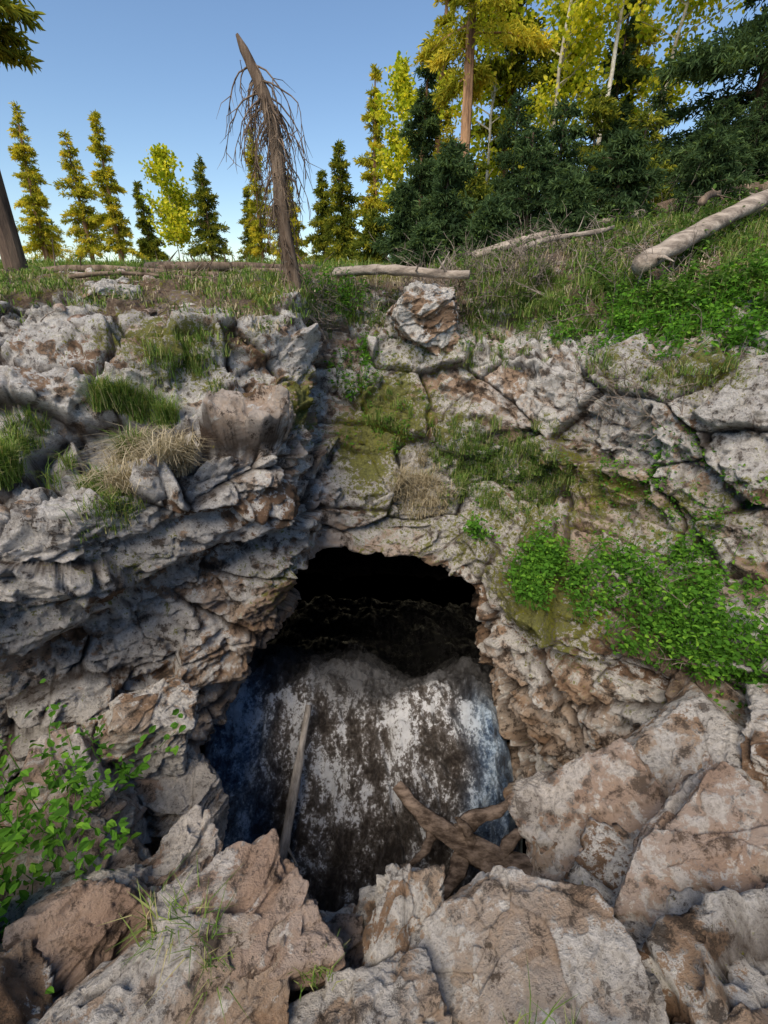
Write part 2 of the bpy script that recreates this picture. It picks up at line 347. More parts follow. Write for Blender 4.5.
def axis(lo,hi,d0,far):
    a=list(np.arange(lo,hi+1e-6,d0)); s=d0; v=hi
    while v<far: s*=1.25; v+=s; a.append(v)
    s=d0; v=lo; b=[]
    while v>-far: s*=1.25; v-=s; b.append(v)
    return np.array(b[::-1]+a)
ax=axis(-15.2,20,.2,900); ay=axis(-10.4,24,.2,900)
GX,GY=np.meshgrid(ax,ay,indexing='ij')
GZ=Hf(GX,GY)+.10*fbm(np.stack([GX*.35,GY*.35,0*GX],-1).reshape(-1,3),3,77).reshape(GX.shape)
xi=(GX>ox+.25)&(GX<ox+h*(nx-1)-.25)&(GY>oy+.25)&(GY<oy+h*(ny-1)-.25)
bx=np.minimum.reduce([GX-(ox),(ox+h*(nx-1))-GX,GY-(oy),(oy+h*(ny-1))-GY])
GZ=np.where(bx>-.4,Hf(GX,GY)-.03-.06*sstep(-.2,.2,bx),GZ)
i=np.arange(len(ax)-1)[:,None]*len(ay)+np.arange(len(ay)-1)[None,:]
FQ=np.stack([i,i+len(ay),i+len(ay)+1,i+1],-1).reshape(-1,4)
keep=~(xi.ravel()[FQ].any(1))
mG=MT('forest_floor'); gn=mG.noise(1.2,9,.75); c=mG.ramp(gn,[(.3,(.07,.048,.03)),(.46,(.17,.12,.075)),(.53,(.28,.21,.14)),(.58,(.11,.14,.04)),(.75,(.20,.24,.07))]); 
ground_mat=mG.bsdf(c,.95,mG.bump(gn,.8,.15),.1)
mk('ground',[(np.stack([GX.ravel(),GY.ravel(),GZ.ravel()],1),FQ[keep],0)],[ground_mat],True)

# ------------------------------------------------------------ ice mound
ix=np.linspace(-2.6,2.2,340); iy=np.linspace(1.7,8.8,480); IX,IY=np.meshgrid(ix,iy,indexing='ij')
def ice_z(x,y):
    y=y+.18*np.sin(x*2.3+.6)+.10*np.sin(x*5.1)
    z=np.interp(y,[1.7,2.2,2.6,3.0,3.4,3.8,4.1,4.5,5.0,6.0,9],[-5.6,-5.3,-5.02,-4.68,-4.36,-4.06,-3.96,-4.06,-4.5,-5.7,-6.3])
    wl=1.72+.25*sstep(4,6,y)*4; xx=(x+.30)/wl
    z=z-.60*np.abs(xx)**9-.05*np.abs(xx)**2
    z=z-.16*np.exp(-((x-.14-.1*np.sin(y*3))/.05)**2)*sstep(4.0,3.5,y)-.07*np.exp(-((x+.62+.1*np.sin(y*2))/.06)**2)*sstep(4.3,3.8,y)
    return z
PI=np.stack([IX.ravel(),IY.ravel(),0*IX.ravel()],1)
gi,ei,_=facets(PI+np.stack([fbm(PI*3,3,3),fbm(PI*3,3,4),0*PI[:,0]],1)*.16,(.34,.34,1),123,1.0,.15)
IZ=ice_z(PI[:,0],PI[:,1])+.22*fbm(PI*1.5,3,88)+.10*fbm(PI*6,4,89,.6)-.08*np.abs(vnoise(PI*9,90))+.08*(gi-.5)
i=np.arange(339)[:,None]*480+np.arange(479)[None,:]
FQ=np.stack([i,i+480,i+481,i+1],-1).reshape(-1,4)
mI=MT('dirty_ice')
fi=mI.noise(26,5,.78)
dirt=mI.math('ADD',mI.noise(2.2,9,.80,mI.mapv((1.5,.7,1))),mI.math('MULTIPLY',mI.math('SUBTRACT',fi,.5),.42))
dirt=mI.math('ADD',dirt,mI.math('MULTIPLY',mI.attr('rnd'),.07))
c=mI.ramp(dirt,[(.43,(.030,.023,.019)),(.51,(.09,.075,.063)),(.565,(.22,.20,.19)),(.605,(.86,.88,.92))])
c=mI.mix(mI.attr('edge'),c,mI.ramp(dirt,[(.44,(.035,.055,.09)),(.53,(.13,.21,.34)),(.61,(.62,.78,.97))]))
c=mI.mix(mI.attr('deep_shade'),c,mI.ramp(dirt,[(.45,(.008,.007,.007)),(.64,(.09,.09,.095))]))  # ice behind the crest darkened in colour to stand for cave shade
c=mI.mix(mI.attr('far'),c,(.004,.004,.004))  # farthest ice painted black, the cave's darkness put into the colour
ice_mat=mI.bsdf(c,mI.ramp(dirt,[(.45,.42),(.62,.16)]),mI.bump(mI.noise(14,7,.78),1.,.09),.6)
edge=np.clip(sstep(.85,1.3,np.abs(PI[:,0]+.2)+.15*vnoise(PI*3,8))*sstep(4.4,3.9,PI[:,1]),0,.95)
deep_shade=sstep(3.7,4.15,PI[:,1]+.25*vnoise(PI*2,5))*.93
mk('ice_mound',[(np.stack([PI[:,0],PI[:,1],IZ],1),FQ,0,sstep(2.5,3.8,PI[:,1]))],[ice_mat],True,{'edge':edge,'deep_shade':deep_shade,'far':sstep(4.1,4.8,PI[:,1])})
def icez(x,y): return float(ice_z(np.array([x]),np.array([y]))[0])

# ------------------------------------------------------------ boulders
def cube_sphere(n):
    g=np.linspace(-1,1,n); A,B=np.meshgrid(np.tan(g*math.pi/4),np.tan(g*math.pi/4),indexing='ij'); A=A.ravel();B=B.ravel();O=np.ones_like(A)
    fs=[(O,A,B),(-O,B,A),(B,O,A),(A,-O,B),(A,B,O),(B,A,-O)]; V=[];F=[]
    i=np.arange(n-1)[:,None]*n+np.arange(n-1)[None,:]; q=np.stack([i,i+n,i+n+1,i+1],-1).reshape(-1,4)
    for k,ff in enumerate(fs): V.append(np.stack(ff,1)); F.append(q+k*n*n)
    V=unit(np.concatenate(V)); F=np.concatenate(F)
    key=np.round(V*1e5).astype(np.int64); _,first,inv=np.unique(key,axis=0,return_index=True,return_inverse=True)
    return V[first],inv.ravel()[F]
CS={}
def boulder(c,r,seed,mat,rot=(0,0,0),n=90,planes=8,name='boulder',p=60,rough=1.):
    if n not in CS: CS[n]=cube_sphere(n)
    D,F=CS[n]; rs=R0(seed); nn=unit(rs.randn(planes,3)); nn=np.vstack([nn,np.eye(3),-np.eye(3)]); dd=.62+.36*rs.rand(len(nn)); dd[-6:]=.82+.18*rs.rand(6)
    q=np.clip(D@nn.T,0,None)/dd; rr=(q**p).sum(1)**(-1/p)
    V=D*rr[:,None]*np.array(r); M=np.array(Euler(rot).to_matrix()); V=V@M.T; ND=unit((D/np.array(r))@M.T)
    s=max(r); off=np.array([seed*3.1,seed*.7,seed*1.7])
    W=V+off; lf=np.stack([fbm(W*2.2,2,1),fbm(W*2.2,2,2),fbm(W*2.2,2,3)],1); W=W+lf*.08+np.stack([fbm(W*9,3,4),fbm(W*9,3,5),fbm(W*9,3,6)],1)*.015
    W=W@np.array(Euler((.3,.4,.2+seed)).to_matrix()).T
    a,e,i1=facets(W,(.8*s+.05,.8*s+.05,.25*s+.04),seed,.9,.05); b,e2,i2=facets(W,(.16,.16,.07),seed+5,.9,.08); b3,e3,i3=facets(W,(.05,.05,.03),seed+9,.8,.2)
    st=vnoise(W*np.array([3,3,24]),7)
    d=rough*(.10*s*(a-.5)+.032*(b-.5)+.012*(b3-.5)+.006*st)+.014*fbm(V*5+off,4,4,.6)+.006*fbm(V*25+off,3,9)
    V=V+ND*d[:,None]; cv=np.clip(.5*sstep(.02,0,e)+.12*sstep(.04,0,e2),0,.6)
    hue=np.clip(.5+.4*lf[:,0]+.2*i1+.2*i2+.1*st+.15*(rs.rand()-.5),0,1); big=np.clip(.5+.6*lf[:,1]+.35*i1+.35*i2,0,1)
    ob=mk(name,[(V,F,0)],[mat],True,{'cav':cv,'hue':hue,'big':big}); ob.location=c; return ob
BL=[
 ((-.60,1.08,-2.50),(.34,.30,.34),3,M_b2,(.2,.1,.5),130),
 ((-.84,.72,-2.42),(.50,.30,.26),4,M_b1,(.1,.2,.2),130),
 ((-1.05,1.42,-2.72),(.26,.2,.22),5,M_b2,(.3,.2,1),80),
 ((-1.32,1.12,-2.64),(.30,.3,.28),6,M_b2,(.5,.2,.3),90),
 ((.05,1.16,-2.74),(.19,.2,.40),7,M_b3,(.2,.25,.2),90),
 ((.24,1.14,-2.84),(.14,.2,.38),8,M_b1,(.1,-.2,.4),80),
 ((-.24,1.18,-2.87),(.2,.18,.28),9,M_b2,(.3,.1,.2),80),
 ((.58,.92,-2.54),(.46,.34,.36),10,M_b1,(.25,-.1,-.2),140),
 ((-.12,.72,-2.54),(.36,.24,.26),11,M_b1,(.1,.1,.3),90),
 ((-.02,.95,-2.92),(.4,.26,.3),12,M_b2,(.6,.1,.3),80),
 ((.9,.5,-2.38),(.3,.3,.26),13,M_b1,(.2,.1,.3),80),
 ((1.85,1.72,-2.98),(1.05,.75,.42),14,M_b1,(.55,-.50,.35),160),
 ((1.50,1.42,-3.14),(.50,.85,.50),15,M_b2,(.35,-.65,.1),140),
 ((1.50,.98,-2.64),(.75,.60,.32),16,M_b2,(.30,-.50,.5),150),
 ((2.05,1.05,-2.42),(.6,.5,.3),26,M_b1,(.4,-.4,.2),110),
 ((1.2,.48,-2.38),(.45,.32,.25),27,M_b1,(.3,-.4,.2),100),
 ((2.6,1.9,-2.50),(.6,.6,.35),17,M_b1,(.5,-.3,.1),100),
 ((-1.72,2.45,-2.92),(.34,.28,.58),18,M_b3,(.2,.45,.4),120),
 ((-1.5,2.35,-3.6),(.36,.34,.6),19,M_b2,(.3,.3,.1),100),
 ((-2.0,1.95,-3.05),(.45,.4,.55),20,M_b2,(.4,.1,.6),100),
 ((-1.7,1.5,-3.05),(.4,.4,.45),24,M_b2,(.2,.3,.1),90),
 ((.42,5.75,-.28),(.42,.36,.36),21,M_b3,(.1,.2,.3),90),
 ((-2.7,5.1,-.06),(.35,.25,.14),33,M_b3,(.1,.1,.5),60),
]
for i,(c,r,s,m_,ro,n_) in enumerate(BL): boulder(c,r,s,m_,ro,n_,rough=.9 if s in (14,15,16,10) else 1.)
rs=R0(5); D8,F8=cube_sphere(5); parts=[]
pts,_=region((0,1.2,-2.6),(2.6,1.4,.9),300,.2,7); pts2=rim_pts(-5,5.5,4.4,8.5,320,8,-.15,-1)
for pnt in np.vstack([pts,pts2]):
    s=.012+.055*rs.rand()**3; rr=1/np.max(np.abs(D8@unit(rs.randn(6,3)).T),1)
    v=D8*np.clip(rr,1,1.5)[:,None]*s*np.array([1,.8,.6])*(.8+.4*rs.rand(3)); parts.append((v+pnt,F8,0))
nv=sum(len(p_[0]) for p_ in parts); mk('scattered_stones',parts,[M_b2],False,{'cav':np.zeros(nv),'hue':np.repeat(rs.rand(len(parts)),len(D8))*.6+.2,'big':np.full(nv,.5)})

# ------------------------------------------------------------ ground plants
def tuftP(name,p,H,W=.006,lean=.7,mat=L_grass,seed=1,clump=18,sp=.022):
    rs=R0(seed+900); p=np.asarray(p,float)
    Pp=np.repeat(p,clump,0)+rs.randn(len(p)*clump,3)*np.array([sp,sp,.004]); hs=np.repeat(.4+rs.rand(len(p)),clump)
    v,f_,rn=blades(Pp,H*hs*(.5+.7*rs.rand(len(Pp))),W,lean,rs); mk(name,[(v,f_,0,rn)],[mat])
def tuft(name,c,r,n,H,nz=.1,seed=1,**k):
    p,_=region(c,r,max(1,n//18),nz,seed)
    if len(p): tuftP(name,p,H,seed=seed,**k)
tuft('grass_tuft',(-1.92,3.5,-.85),(.4,.5,.35),3600,.22,seed=1,nz=-.1)
tuft('grass_tuft',(-2.4,3.2,-.95),(.5,.45,.35),2800,.17,seed=2,nz=-.1)
tuft('grass_tuft',(-1.6,4.1,-.6),(.4,.45,.3),1400,.14,seed=3)
tuft('dry_grass_tuft',(-1.68,3.2,-1.05),(.35,.4,.3),2600,.20,lean=1.1,mat=L_dry,seed=4,nz=-.2)
tuft('grass_tuft',(-1.9,3.0,-1.35),(.3,.35,.2),1200,.15,seed=15,nz=-.2)
tuft('grass_slope',(1.2,4.75,-1.75),(.85,.7,.55),8000,.16,seed=5,nz=-.1)
tuft('grass_slope',(.4,4.7,-1.9),(.35,.4,.4),2200,.18,mat=L_dry,lean=1.1,seed=6,nz=-.2)
tuft('grass_tuft',(.1,5.0,-1.3),(.5,.6,.35),900,.12,seed=18,nz=.0)
tuft('grass_slope',(1.6,6.,-.3),(1.8,1.2,.7),6000,.14,seed=7)
tuft('grass_slope',(3.2,5.6,.2),(2.2,1.8,.9),8000,.15,seed=8)
tuftP('grass_meadow',rim_pts(-5,-.6,4.3,9,1100,9,.02),.09,seed=9,W=.010,lean=.9,sp=.05,clump=14)
tuftP('dry_grass_meadow',rim_pts(-5,-.6,4.3,9,420,16,-.1),.09,seed=16,W=.009,lean=1.1,sp=.06,mat=L_dry,clump=10)
tuftP('grass_meadow',rim_pts(-.6,6,5,9,1300,17,-.02),.15,seed=17,W=.010,sp=.05,clump=14)
tuftP('dry_grass_meadow',rim_pts(-.6,6,5,9,500,19,-.1,-1),.14,seed=19,W=.009,lean=1.1,sp=.06,mat=L_dry,clump=10)
tuft('grass_meadow',(-.7,5.8,-.1),(.9,.9,.5),4500,.15,seed=10,nz=.0)
tuftP('grass_tuft',[(-.72,.97,-2.26),(-.66,.93,-2.28),(-.80,.98,-2.24),(-.6,.88,-2.30),(-.88,1.0,-2.26)],.17,seed=11,clump=30,W=.005,lean=.9)
tuftP('grass_tuft',[(-.27,.90,-2.36),(-.23,.92,-2.38)],.13,seed=13,clump=28,W=.005)
tuftP('grass_tuft',[(.50,.66,-2.18),(.58,.62,-2.16),(.42,.66,-2.19),(.66,.60,-2.14)],.13,seed=14,clump=24,W=.004,lean=1.)
tuft('grass_tuft',(2.6,4.3,-.6),(1.,.8,.3),1600,.12,seed=12,nz=.2)
def rnd_ground(x0,x1,y0,y1,n,seed):
    rs=R0(seed); x=x0+(x1-x0)*rs.rand(n); y=y0+(y1-y0)*rs.rand(n); return np.stack([x,y,Hf(x,y)-.03],1)
tuftP('grass_meadow',rnd_ground(-9,8,8.5,13,1400,1),.14,W=.012,sp=.08,seed=50)
tuftP('grass_meadow',rnd_ground(-22,10,13,32,1500,3),.3,W=.03,sp=.15,seed=52)
def leafyP(name,p,nn,H,leaf,mat,seed=1,per=14):
    rs=R0(seed); parts=[]; k=len(p); dirs=unit(nn*.5+np.array([0,0,1.])+rs.randn(k,3)*.35); hh=H*(.3+.9*rs.rand(k)**1.3)
    t=rs.rand(k*per)**.7; I=np.repeat(np.arange(k),per)
    C=p[I]+dirs[I]*(hh[I]*t)[:,None]+rs.randn(k*per,3)*leaf*.8*(.5+t[:,None])
    D=rs.randn(k*per,3); D[:,2]=D[:,2]*.35+.1; N=np.array([0,0,1.])+rs.randn(k*per,3)*.55
    tone=np.repeat(rs.rand(k),per)
    L=leaf*(.4+.9*rs.rand(k*per)); v,f_,rn=leaves(C,D,N,L,L*.62,np.clip(.5*t*rs.rand(k*per)+.3*rs.rand(k*per)+.25*tone,0,1)); parts.append((v,f_,0,rn))
    for i in range(k):
        a=p[i]-nn[i]*.02; b=p[i]+dirs[i]*hh[i]; v,f_=tube([a,(a+b)/2+rs.randn(3)*.01,b],[.003,.0025,.0015],3); parts.append((v,f_,0))
    mk(name,parts,[mat])
def leafy(name,c,r,n,H,leaf,mat,nz=-.1,seed=1,per=14):
    p,nn=region(c,r,max(1,n//per),nz,seed)
    if len(p): leafyP(name,p,nn,H,leaf,mat,seed,per)
leafy('green_shrub',(1.95,2.9,-2.2),(.8,.9,.45),8000,.30,.042,L_green,seed=21)
leafy('green_shrub',(1.30,3.55,-2.15),(.45,.5,.4),3000,.28,.042,L_green,seed=22)
leafy('green_shrub',(2.3,2.2,-2.35),(.6,.7,.5),4800,.24,.04,L_green,seed=23)
leafy('green_shrub',(3.0,4.7,-.3),(1.,1.,.5),8500,.32,.045,L_green,seed=24)
leafy('green_shrub',(2.3,5.1,-.3),(.8,.8,.4),3000,.22,.04,L_green,seed=38)
leafy('green_shrub',(3.6,5.6,.2),(1.6,1.4,.8),6500,.30,.05,L_shrub,seed=25)
leafy('green_shrub',(-.33,5.5,-.85),(.3,.6,.35),900,.24,.045,L_green,seed=26)
leafy('green_shrub',(-.4,5.9,-.1),(.6,.6,.3),1600,.28,.045,L_green,seed=27)
rsp=R0(71); q=np.stack([-1.75+.28*rsp.randn(75),1.45+.28*rsp.randn(75),-2.52+.12*rsp.randn(75)],1)
leafyP('leafy_plant',q,np.tile([.15,-.2,.8],(len(q),1)),.34,.05,L_green,seed=28,per=12)
leafy('leafy_plant',(-1.95,1.1,-2.3),(.35,.5,.6),900,.36,.05,L_green,seed=29,per=12)
leafy('leafy_plant',(.95,4.3,-2.0),(.2,.4,.3),300,.18,.045,L_green,seed=30)
leafy('small_herb',(1.2,4.7,-1.7),(.9,.7,.5),4200,.12,.03,L_shrub,seed=31)
leafy('small_herb',(.0,5.0,-1.2),(.6,.7,.5),1000,.10,.028,L_green,seed=40)
leafy('small_herb',(1.0,6.0,-.2),(1.8,1.2,.6),5500,.16,.035,L_shrub,seed=32)
leafy('small_herb',(2.4,3.7,-1.5),(1.,.8,.5),3200,.13,.03,L_green,seed=34,nz=.1)
q=rim_pts(-5,-.6,4.4,8.5,240,37,.0); leafyP('small_herb',q,np.tile([0,0,1.],(len(q),1)),.10,.028,L_shrub,seed=37)
q=rim_pts(.5,6,5.5,9,520,39,-.05); leafyP('small_herb',q,np.tile([0,0,1.],(len(q),1)),.26,.045,L_shrub,seed=39)
q=rnd_ground(.5,8,8.5,11.5,460,4); leafyP('undergrowth',q,np.tile([0,0,1.],(len(q),1)),.45,.07,L_shrub,seed=35,per=16)
q=rnd_ground(-8,0,9,12,140,5); leafyP('undergrowth',q,np.tile([0,0,1.],(len(q),1)),.2,.05,L_shrub,seed=36,per=14)
def twigsP(name,p,H,seed,spread=1.0,r=.006):
    rs=R0(seed); parts=[]
    for q in p:
        d=unit(np.array([0,0,.8])+rs.randn(3)*spread*.6); L=H*(.4+.8*rs.rand()); k=6
        pts=[q]; 
        for j in range(k): d=unit(d+rs.randn(3)*.18-np.array([0,0,.06])); pts.append(pts[-1]+d*L/k)
        v,f_=tube(pts,np.linspace(r,r*.25,k+1),3); parts.append((v,f_,0))
        for b in range(3):
            s=pts[rs.randint(1,k)]; e=s+unit(d+rs.randn(3)*.8)*L*.35; v,f_=tube([s,(s+e)/2+rs.randn(3)*.01,e],[r*.5,r*.35,r*.2],3); parts.append((v,f_,0))
    if parts: mk(name,parts,[B_twig])
def twigs(name,c,r,n,H,seed,spread=1.0,nz=0.):
    p,nn=region(c,r,n,nz,seed)
    if len(p): twigsP(name,p,H,seed,spread)
twigs('dead_brush',(.9,6.6,.1),(1.2,.8,.6),300,.5,41)
twigs('dead_brush',(-.9,5.7,-.1),(.8,.8,.5),160,.4,43,1.4)
twigs('dead_brush',(2.6,4.4,-.8),(.9,.8,.6),110,.35,44,1.5)
twigs('dead_brush',(2.0,3.,-2.2),(.8,.6,.4),40,.3,45,1.5)
twigsP('dead_brush',rim_pts(-5,-.8,4.4,8,130,48),.3,48,2.2)
twigsP('dead_brush',rim_pts(.4,3.2,5.2,9,420,49),.55,49,1.5,.008)
twigsP('dead_brush',rim_pts(3.2,6,5.2,9,260,53),.35,53,1.8,.007)
twigsP('dead_brush',rnd_ground(.2,6,8.5,10,300,6),.7,46,1.3,.009)

# ------------------------------------------------------------ logs
def log(name,a,b,r0,r1,mat,seed,n=14,bend=.03,stubs=4,ground=True):
    rs=R0(seed); a=np.array(a,float);b=np.array(b,float)
    if ground: a[2]+=float(Hf(a[0],a[1])); b[2]+=float(Hf(b[0],b[1]))
    t=np.linspace(0,1,n)[:,None]; pts=a+(b-a)*t+np.stack([np.sin(t[:,0]*3+seed),np.cos(t[:,0]*4+seed),np.sin(t[:,0]*5)],1)*bend
    rr=np.linspace(r0,r1,n)*(1+.06*rs.randn(n)); rr[0]*=.9; rr=np.r_[.001,rr,.001]; pts=np.vstack([pts[0]-(b-a)*.003,pts,pts[-1]+(b-a)*.005])
    parts=[(*tube(pts,rr,12,.16,seed),0)]
    for i in range(stubs):
        q=pts[rs.randint(2,n)]; d=unit(rs.randn(3)+np.array([0,0,.5])); L=.12+.25*rs.rand(); parts.append((*tube([q,q+d*L*.5,q+d*L+rs.randn(3)*.02],[r1*.35,r1*.25,.004],6),0))
    return mk(name,parts,[mat],True)
log('fallen_log',(-.62,6.5,.06),(.95,5.8,.05),.06,.045,B_log,1)
log('fallen_log',(2.50,5.35,.20),(6.4,8.1,1.62),.10,.08,B_log,2,n=24,bend=.03,stubs=10,ground=False)
log('fallen_log',(-3.6,8.2,.08),(-1.2,7.2,.07),.06,.045,B_dead,3)
log('fallen_log',(-2.9,7.0,.07),(-1.0,7.9,.10),.07,.05,B_dead,4)
log('fallen_log',(-4.3,6.8,.08),(-2.0,6.4,.08),.04,.03,B_dead,5)
log('fallen_log',(-3.3,5.6,.06),(-1.9,5.9,.07),.025,.018,B_dead,15)
log('fallen_log',(4.2,8.6,.2),(7.5,9.4,.3),.11,.08,B_dead,6)
log('fallen_log',(1.2,7.4,.12),(3.8,8.2,.25),.06,.045,B_log,7)
log('fallen_log',(1.6,6.6,.10),(2.9,7.1,.16),.035,.025,B_log,17)
log('fallen_log',(3.4,6.0,.25),(4.6,7.9,.35),.04,.03,B_dead,18)
log('stick',(-.80,3.72,icez(-.8,3.72)+.22),(-.94,2.6,icez(-.94,2.6)+.22),.035,.05,B_pole,8,bend=.012,stubs=1,ground=False)
rs=R0(9); parts=[]
def limb(p,r0,r1,s): parts.append((*tube(spline(p,16),np.linspace(r0,r1,16)*(1+.1*np.sin(np.arange(16)*1.3+s)),10,.3,s),0))
limb([(.12,2.95,-4.14),(.35,2.75,-4.28),(.62,2.62,-4.38),(.95,2.50,-4.50),(1.25,2.45,-4.58)],.05,.13,1)
limb([(.62,2.62,-4.40),(.80,2.7,-4.24),(1.02,2.75,-4.22),(1.20,2.85,-4.12)],.085,.025,2)
limb([(.70,2.58,-4.44),(.62,2.42,-4.58),(.48,2.30,-4.68),(.42,2.2,-4.86)],.085,.025,3)
limb([(.85,2.52,-4.46),(.92,2.36,-4.49),(1.08,2.25,-4.46),(1.28,2.2,-4.44)],.075,.025,4)
limb([(.45,2.70,-4.34),(.36,2.56,-4.46),(.22,2.5,-4.58)],.055,.018,5)
limb([(.78,2.56,-4.42),(.70,2.60,-4.22),(.62,2.62,-4.12)],.055,.02,6)
limb([(.95,2.5,-4.50),(.88,2.36,-4.68),(.80,2.2,-4.82)],.075,.022,7)
limb([(1.0,2.5,-4.48),(1.15,2.6,-4.32),(1.32,2.6,-4.28)],.065,.022,8)
mk('driftwood_branch',parts,[B_drift],True)

# ------------------------------------------------------------ dead snag
rs=R0(12); parts=[]
sp=spline([(-.84,5.15,-.55),(-.86,5.15,.0),(-.93,5.16,.6),(-.94,5.17,1.15),(-1.02,5.18,1.5),(-1.20,5.2,1.88)],40)
rad=np.interp(np.linspace(0,1,40),[0,.1,.6,.8,.95,1],[.09,.066,.060,.053,.036,.012])
parts.append((*tube(sp,rad,14,.16,3),0))
for i in range(100):
    t=rs.rand()**.8; j=int(8+t*28); s=sp[j]; az=rs.rand()*6.28; out=np.array([math.cos(az),math.sin(az),.0]); L=.25+.6*rs.rand()*(.5+.5*t)
    pts=[s]; d=unit(out)
    for k in range(10):
        d=unit(d+np.array([0,0,-.38])+rs.randn(3)*.2); pts.append(pts[-1]+d*L/10)
    parts.append((*tube(pts,np.linspace(.008,.002,11),4),0))
    for b in range(6):
        q=pts[rs.randint(2,10)]; e=q+unit(d+rs.randn(3)*.6+np.array([0,0,-.5]))*L*.35; parts.append((*tube([q,(q+e)/2+rs.randn(3)*.02,e],[.004,.003,.001],3),0))
mk('dead_tree',parts,[B_dead],True)

# ------------------------------------------------------------ trees
def conifer_mesh(h_,c0,rad,nb,ns,sz,seed,leaf,bark,tr,droop=.3,power=.8):
    rs=R0(seed); parts=[]
    lean=rs.randn(2)*.02*h_
    T=lambda t: np.stack([lean[0]*t**2,lean[1]*t**2,h_*t],-1)
    tt=np.linspace(0,1,12); parts.append((*tube(T(tt),tr*(1-.93*tt)+.01,9,.08,seed),0))
    t=np.sort(rs.rand(nb)); zt=c0+(1-c0)*t; L=rad*((1-t)**power*(.3+.95*rs.rand(nb))*(.72+.28*np.sin(t*(23+seed%17)+seed)))+.06*rad; az=rs.rand(nb)*6.283
    up=.35*t-.15-droop*(1-t)*.6
    D=unit(np.stack([np.cos(az),np.sin(az),up],1)); B=T(zt)
    for i in range(nb):
        e=B[i]+D[i]*L[i]; mid=(B[i]+e)/2+np.array([0,0,.06*L[i]]); parts.append((*tube([B[i],mid,e],[tr*.16+.004,tr*.1+.003,.003],3),0))
    I=rs.choice(nb,ns,p=L/L.sum()); s=.1+.9*rs.rand(ns)**.75
    side=rs.randn(ns,3)*np.array([1,1,.4])*(.17*L[I]*(1.15-s)+.03)[:,None]
    C=B[I]+D[I]*(L[I]*s)[:,None]+side+np.array([0,0,1.])*(.06*L[I]*4*s*(1-s))[:,None]
    cr=.5+.5*np.sin(I*12.9898)
    for k in range(2):
        dd=unit(D[I]*.9+rs.randn(ns,3)*.7); N=np.array([0,0,1.])+rs.randn(ns,3)*.7
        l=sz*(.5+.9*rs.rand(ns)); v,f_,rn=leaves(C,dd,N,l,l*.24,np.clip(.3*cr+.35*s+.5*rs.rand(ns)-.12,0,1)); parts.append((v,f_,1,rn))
    return parts,[bark,leaf]
def place(name,x,y,parts,mats,rotz=0,dz=-.1):
    ob=mk(name,parts,mats); ob.location=(x,y,float(Hf(x,y))+dz); ob.rotation_euler=(0,0,rotz); return ob
def pine(x,y,h_,rad,seed,c0=.12,ns=5600,nb=150,sz=.14,leaf=L_pine,name='pine_tree',tr=None,bark=B_pine,**k):
    p_,m_=conifer_mesh(h_,c0,rad,nb,ns,sz,seed,leaf,bark,tr or .02*h_,**k); return place(name,x,y,p_,m_,seed)
def aspen(x,y,h_,rad,seed,c0=.3,nl=5000,sz=.1,curve=(0,0),name='aspen_tree'):
    rs=R0(seed); parts=[]; T=lambda t: np.stack([curve[0]*t**2,curve[1]*t**2,h_*t],-1)
    tt=np.linspace(0,1,14); parts.append((*tube(T(tt)+rs.randn(14,3)*.004*h_,.005*h_*(1-.9*tt)+.006,8),0))
    nb=46; t=rs.rand(nb); B=T(c0+(1-c0)*t); az=rs.rand(nb)*6.28; L=rad*(.4+.7*rs.rand(nb))*np.sin(np.clip(.25+t*.75,0,1)*math.pi)**.6+.1
    D=unit(np.stack([np.cos(az),np.sin(az),.6+0*az],1)); E=B+D*L[:,None]
    for i in range(nb): parts.append((*tube([B[i],(B[i]+E[i])/2+rs.randn(3)*.03,E[i]],[.018,.012,.004],3),0))
    I=rs.randint(0,nb,nl); s=.3+.75*rs.rand(nl); C=B[I]+D[I]*(L[I]*s)[:,None]+rs.randn(nl,3)*rad*.12
    l=sz*(.6+.7*rs.rand(nl)); v,f_,rn=leaves(C,rs.randn(nl,3),rs.randn(nl,3),l,l*.85,rs.rand(nl)); parts.append((v,f_,1,rn))
    return place(name,x,y,parts,[B_aspen,L_aspen],0)
pine(-19.9,32,7.8,1.3,101,sz=.18); pine(-17.2,32,6.6,1.6,102,sz=.18); pine(-15.0,31,7.2,1.3,103,sz=.18)
aspen(-12.1,32,5.6,1.4,104,nl=3600,sz=.17,c0=.2); pine(-10.1,32,5.4,1.4,105,leaf=L_mix,sz=.18); pine(-7.4,33,6.8,1.3,106,sz=.18)
pine(-8.7,36,4.5,1.,107,leaf=L_mix); aspen(-13.3,36,4.2,1.,108,nl=1600,sz=.2); pine(-22,36,6,1.2,109)
pine(-5.4,30,4.6,.9,110); pine(-16.2,38,5.,1.2,112,leaf=L_mix,sz=.2); pine(-6.4,38,5.4,1.2,113,sz=.2)
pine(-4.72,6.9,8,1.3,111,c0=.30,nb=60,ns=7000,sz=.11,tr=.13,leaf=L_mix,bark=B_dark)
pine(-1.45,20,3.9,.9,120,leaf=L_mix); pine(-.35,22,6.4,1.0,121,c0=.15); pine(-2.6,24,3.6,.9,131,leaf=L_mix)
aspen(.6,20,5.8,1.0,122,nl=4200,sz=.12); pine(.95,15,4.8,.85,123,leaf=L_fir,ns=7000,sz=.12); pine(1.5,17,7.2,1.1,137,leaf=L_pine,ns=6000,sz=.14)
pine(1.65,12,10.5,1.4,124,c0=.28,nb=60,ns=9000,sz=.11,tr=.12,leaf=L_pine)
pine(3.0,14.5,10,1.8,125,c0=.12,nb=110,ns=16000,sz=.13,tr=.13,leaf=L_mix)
aspen(2.5,14,7.5,1.2,135,c0=.2,nl=5500,sz=.10)
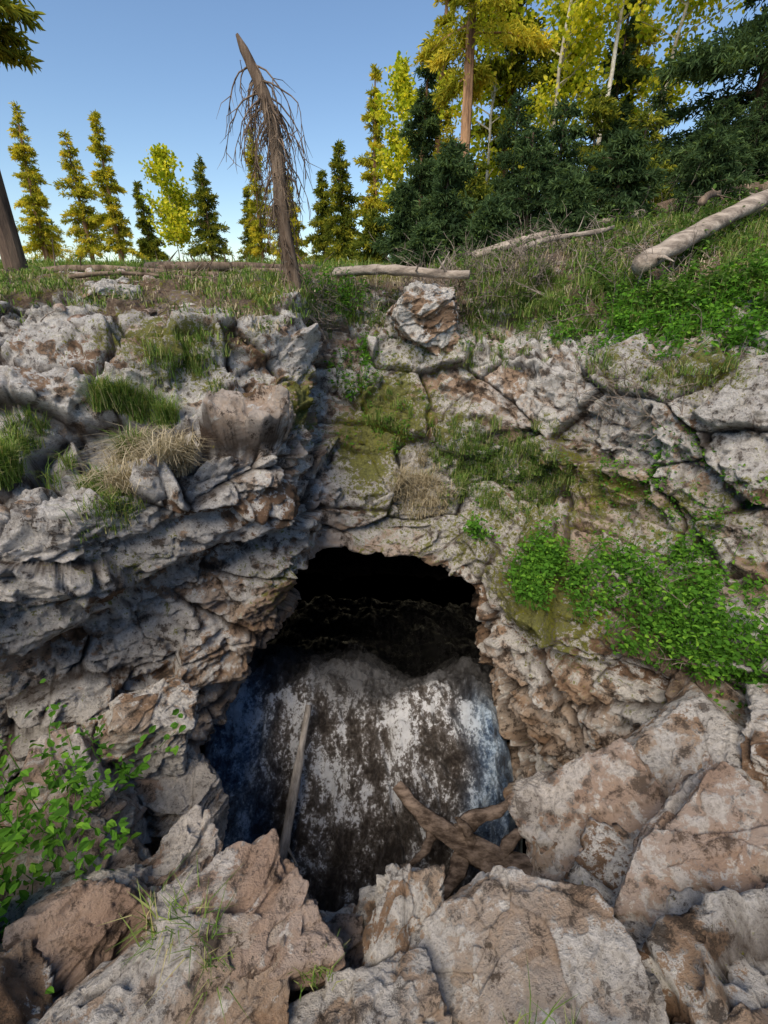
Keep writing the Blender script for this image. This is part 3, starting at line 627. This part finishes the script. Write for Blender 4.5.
aspen(3.6,13,8.5,1.3,127,c0=.15,nl=6500,sz=.09,curve=(.6,0)); aspen(4.35,12,9,1.0,128,c0=.35,nl=3600,sz=.09,curve=(.3,0))
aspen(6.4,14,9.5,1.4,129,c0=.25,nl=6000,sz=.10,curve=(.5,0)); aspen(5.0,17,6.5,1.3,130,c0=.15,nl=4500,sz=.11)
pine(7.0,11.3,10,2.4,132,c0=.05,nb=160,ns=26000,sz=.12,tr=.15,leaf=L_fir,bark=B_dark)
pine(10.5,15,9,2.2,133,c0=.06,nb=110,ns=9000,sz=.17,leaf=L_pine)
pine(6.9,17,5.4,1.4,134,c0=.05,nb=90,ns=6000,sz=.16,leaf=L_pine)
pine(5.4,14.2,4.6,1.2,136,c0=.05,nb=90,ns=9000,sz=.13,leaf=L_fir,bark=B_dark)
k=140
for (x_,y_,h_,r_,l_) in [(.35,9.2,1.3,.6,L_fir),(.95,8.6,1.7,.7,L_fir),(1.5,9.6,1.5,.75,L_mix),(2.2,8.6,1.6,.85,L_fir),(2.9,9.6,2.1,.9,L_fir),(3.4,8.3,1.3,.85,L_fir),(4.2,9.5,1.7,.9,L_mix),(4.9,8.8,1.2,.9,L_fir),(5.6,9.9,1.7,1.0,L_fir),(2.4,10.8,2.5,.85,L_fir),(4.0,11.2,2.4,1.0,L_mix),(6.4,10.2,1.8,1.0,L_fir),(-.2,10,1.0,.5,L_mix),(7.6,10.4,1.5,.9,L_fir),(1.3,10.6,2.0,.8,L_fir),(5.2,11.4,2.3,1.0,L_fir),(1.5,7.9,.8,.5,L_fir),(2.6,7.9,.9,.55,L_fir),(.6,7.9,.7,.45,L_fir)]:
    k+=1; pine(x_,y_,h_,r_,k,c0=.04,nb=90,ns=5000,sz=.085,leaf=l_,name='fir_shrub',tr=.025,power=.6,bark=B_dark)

# ------------------------------------------------------------ light, sky, camera
EL,AZ=math.radians(50),math.radians(208)
w=bpy.data.worlds.new('World'); sc.world=w; w.use_nodes=True; nt=w.node_tree
sky=nt.nodes.new('ShaderNodeTexSky'); sky.sky_type='NISHITA'; sky.sun_disc=False; sky.sun_elevation=EL; sky.sun_rotation=AZ; sky.altitude=600; sky.dust_density=.0; sky.air_density=1.2; sky.ozone_density=4.0
bg=nt.nodes['Background']; nt.links.new(sky.outputs[0],bg.inputs[0]); bg.inputs[1].default_value=.15
sl=bpy.data.lights.new('sun','SUN'); sl.energy=5.0; sl.angle=math.radians(40); sl.color=(1,.87,.70)
so=bpy.data.objects.new('sun',sl); sc.collection.objects.link(so)
d=Vector((math.sin(AZ)*math.cos(EL),math.cos(AZ)*math.cos(EL),math.sin(EL))); so.rotation_euler=d.to_track_quat('Z','Y').to_euler()
cam=bpy.data.cameras.new('camera'); co=bpy.data.objects.new('camera',cam); sc.collection.objects.link(co); sc.camera=co
cam.sensor_fit='VERTICAL'; cam.sensor_height=24; cam.lens=11.25; cam.clip_start=.05; cam.clip_end=3000
co.location=(0,0,0); co.rotation_euler=(math.radians(65),0,0)
sc.view_settings.view_transform='Standard'; sc.view_settings.look='None'; sc.view_settings.exposure=0
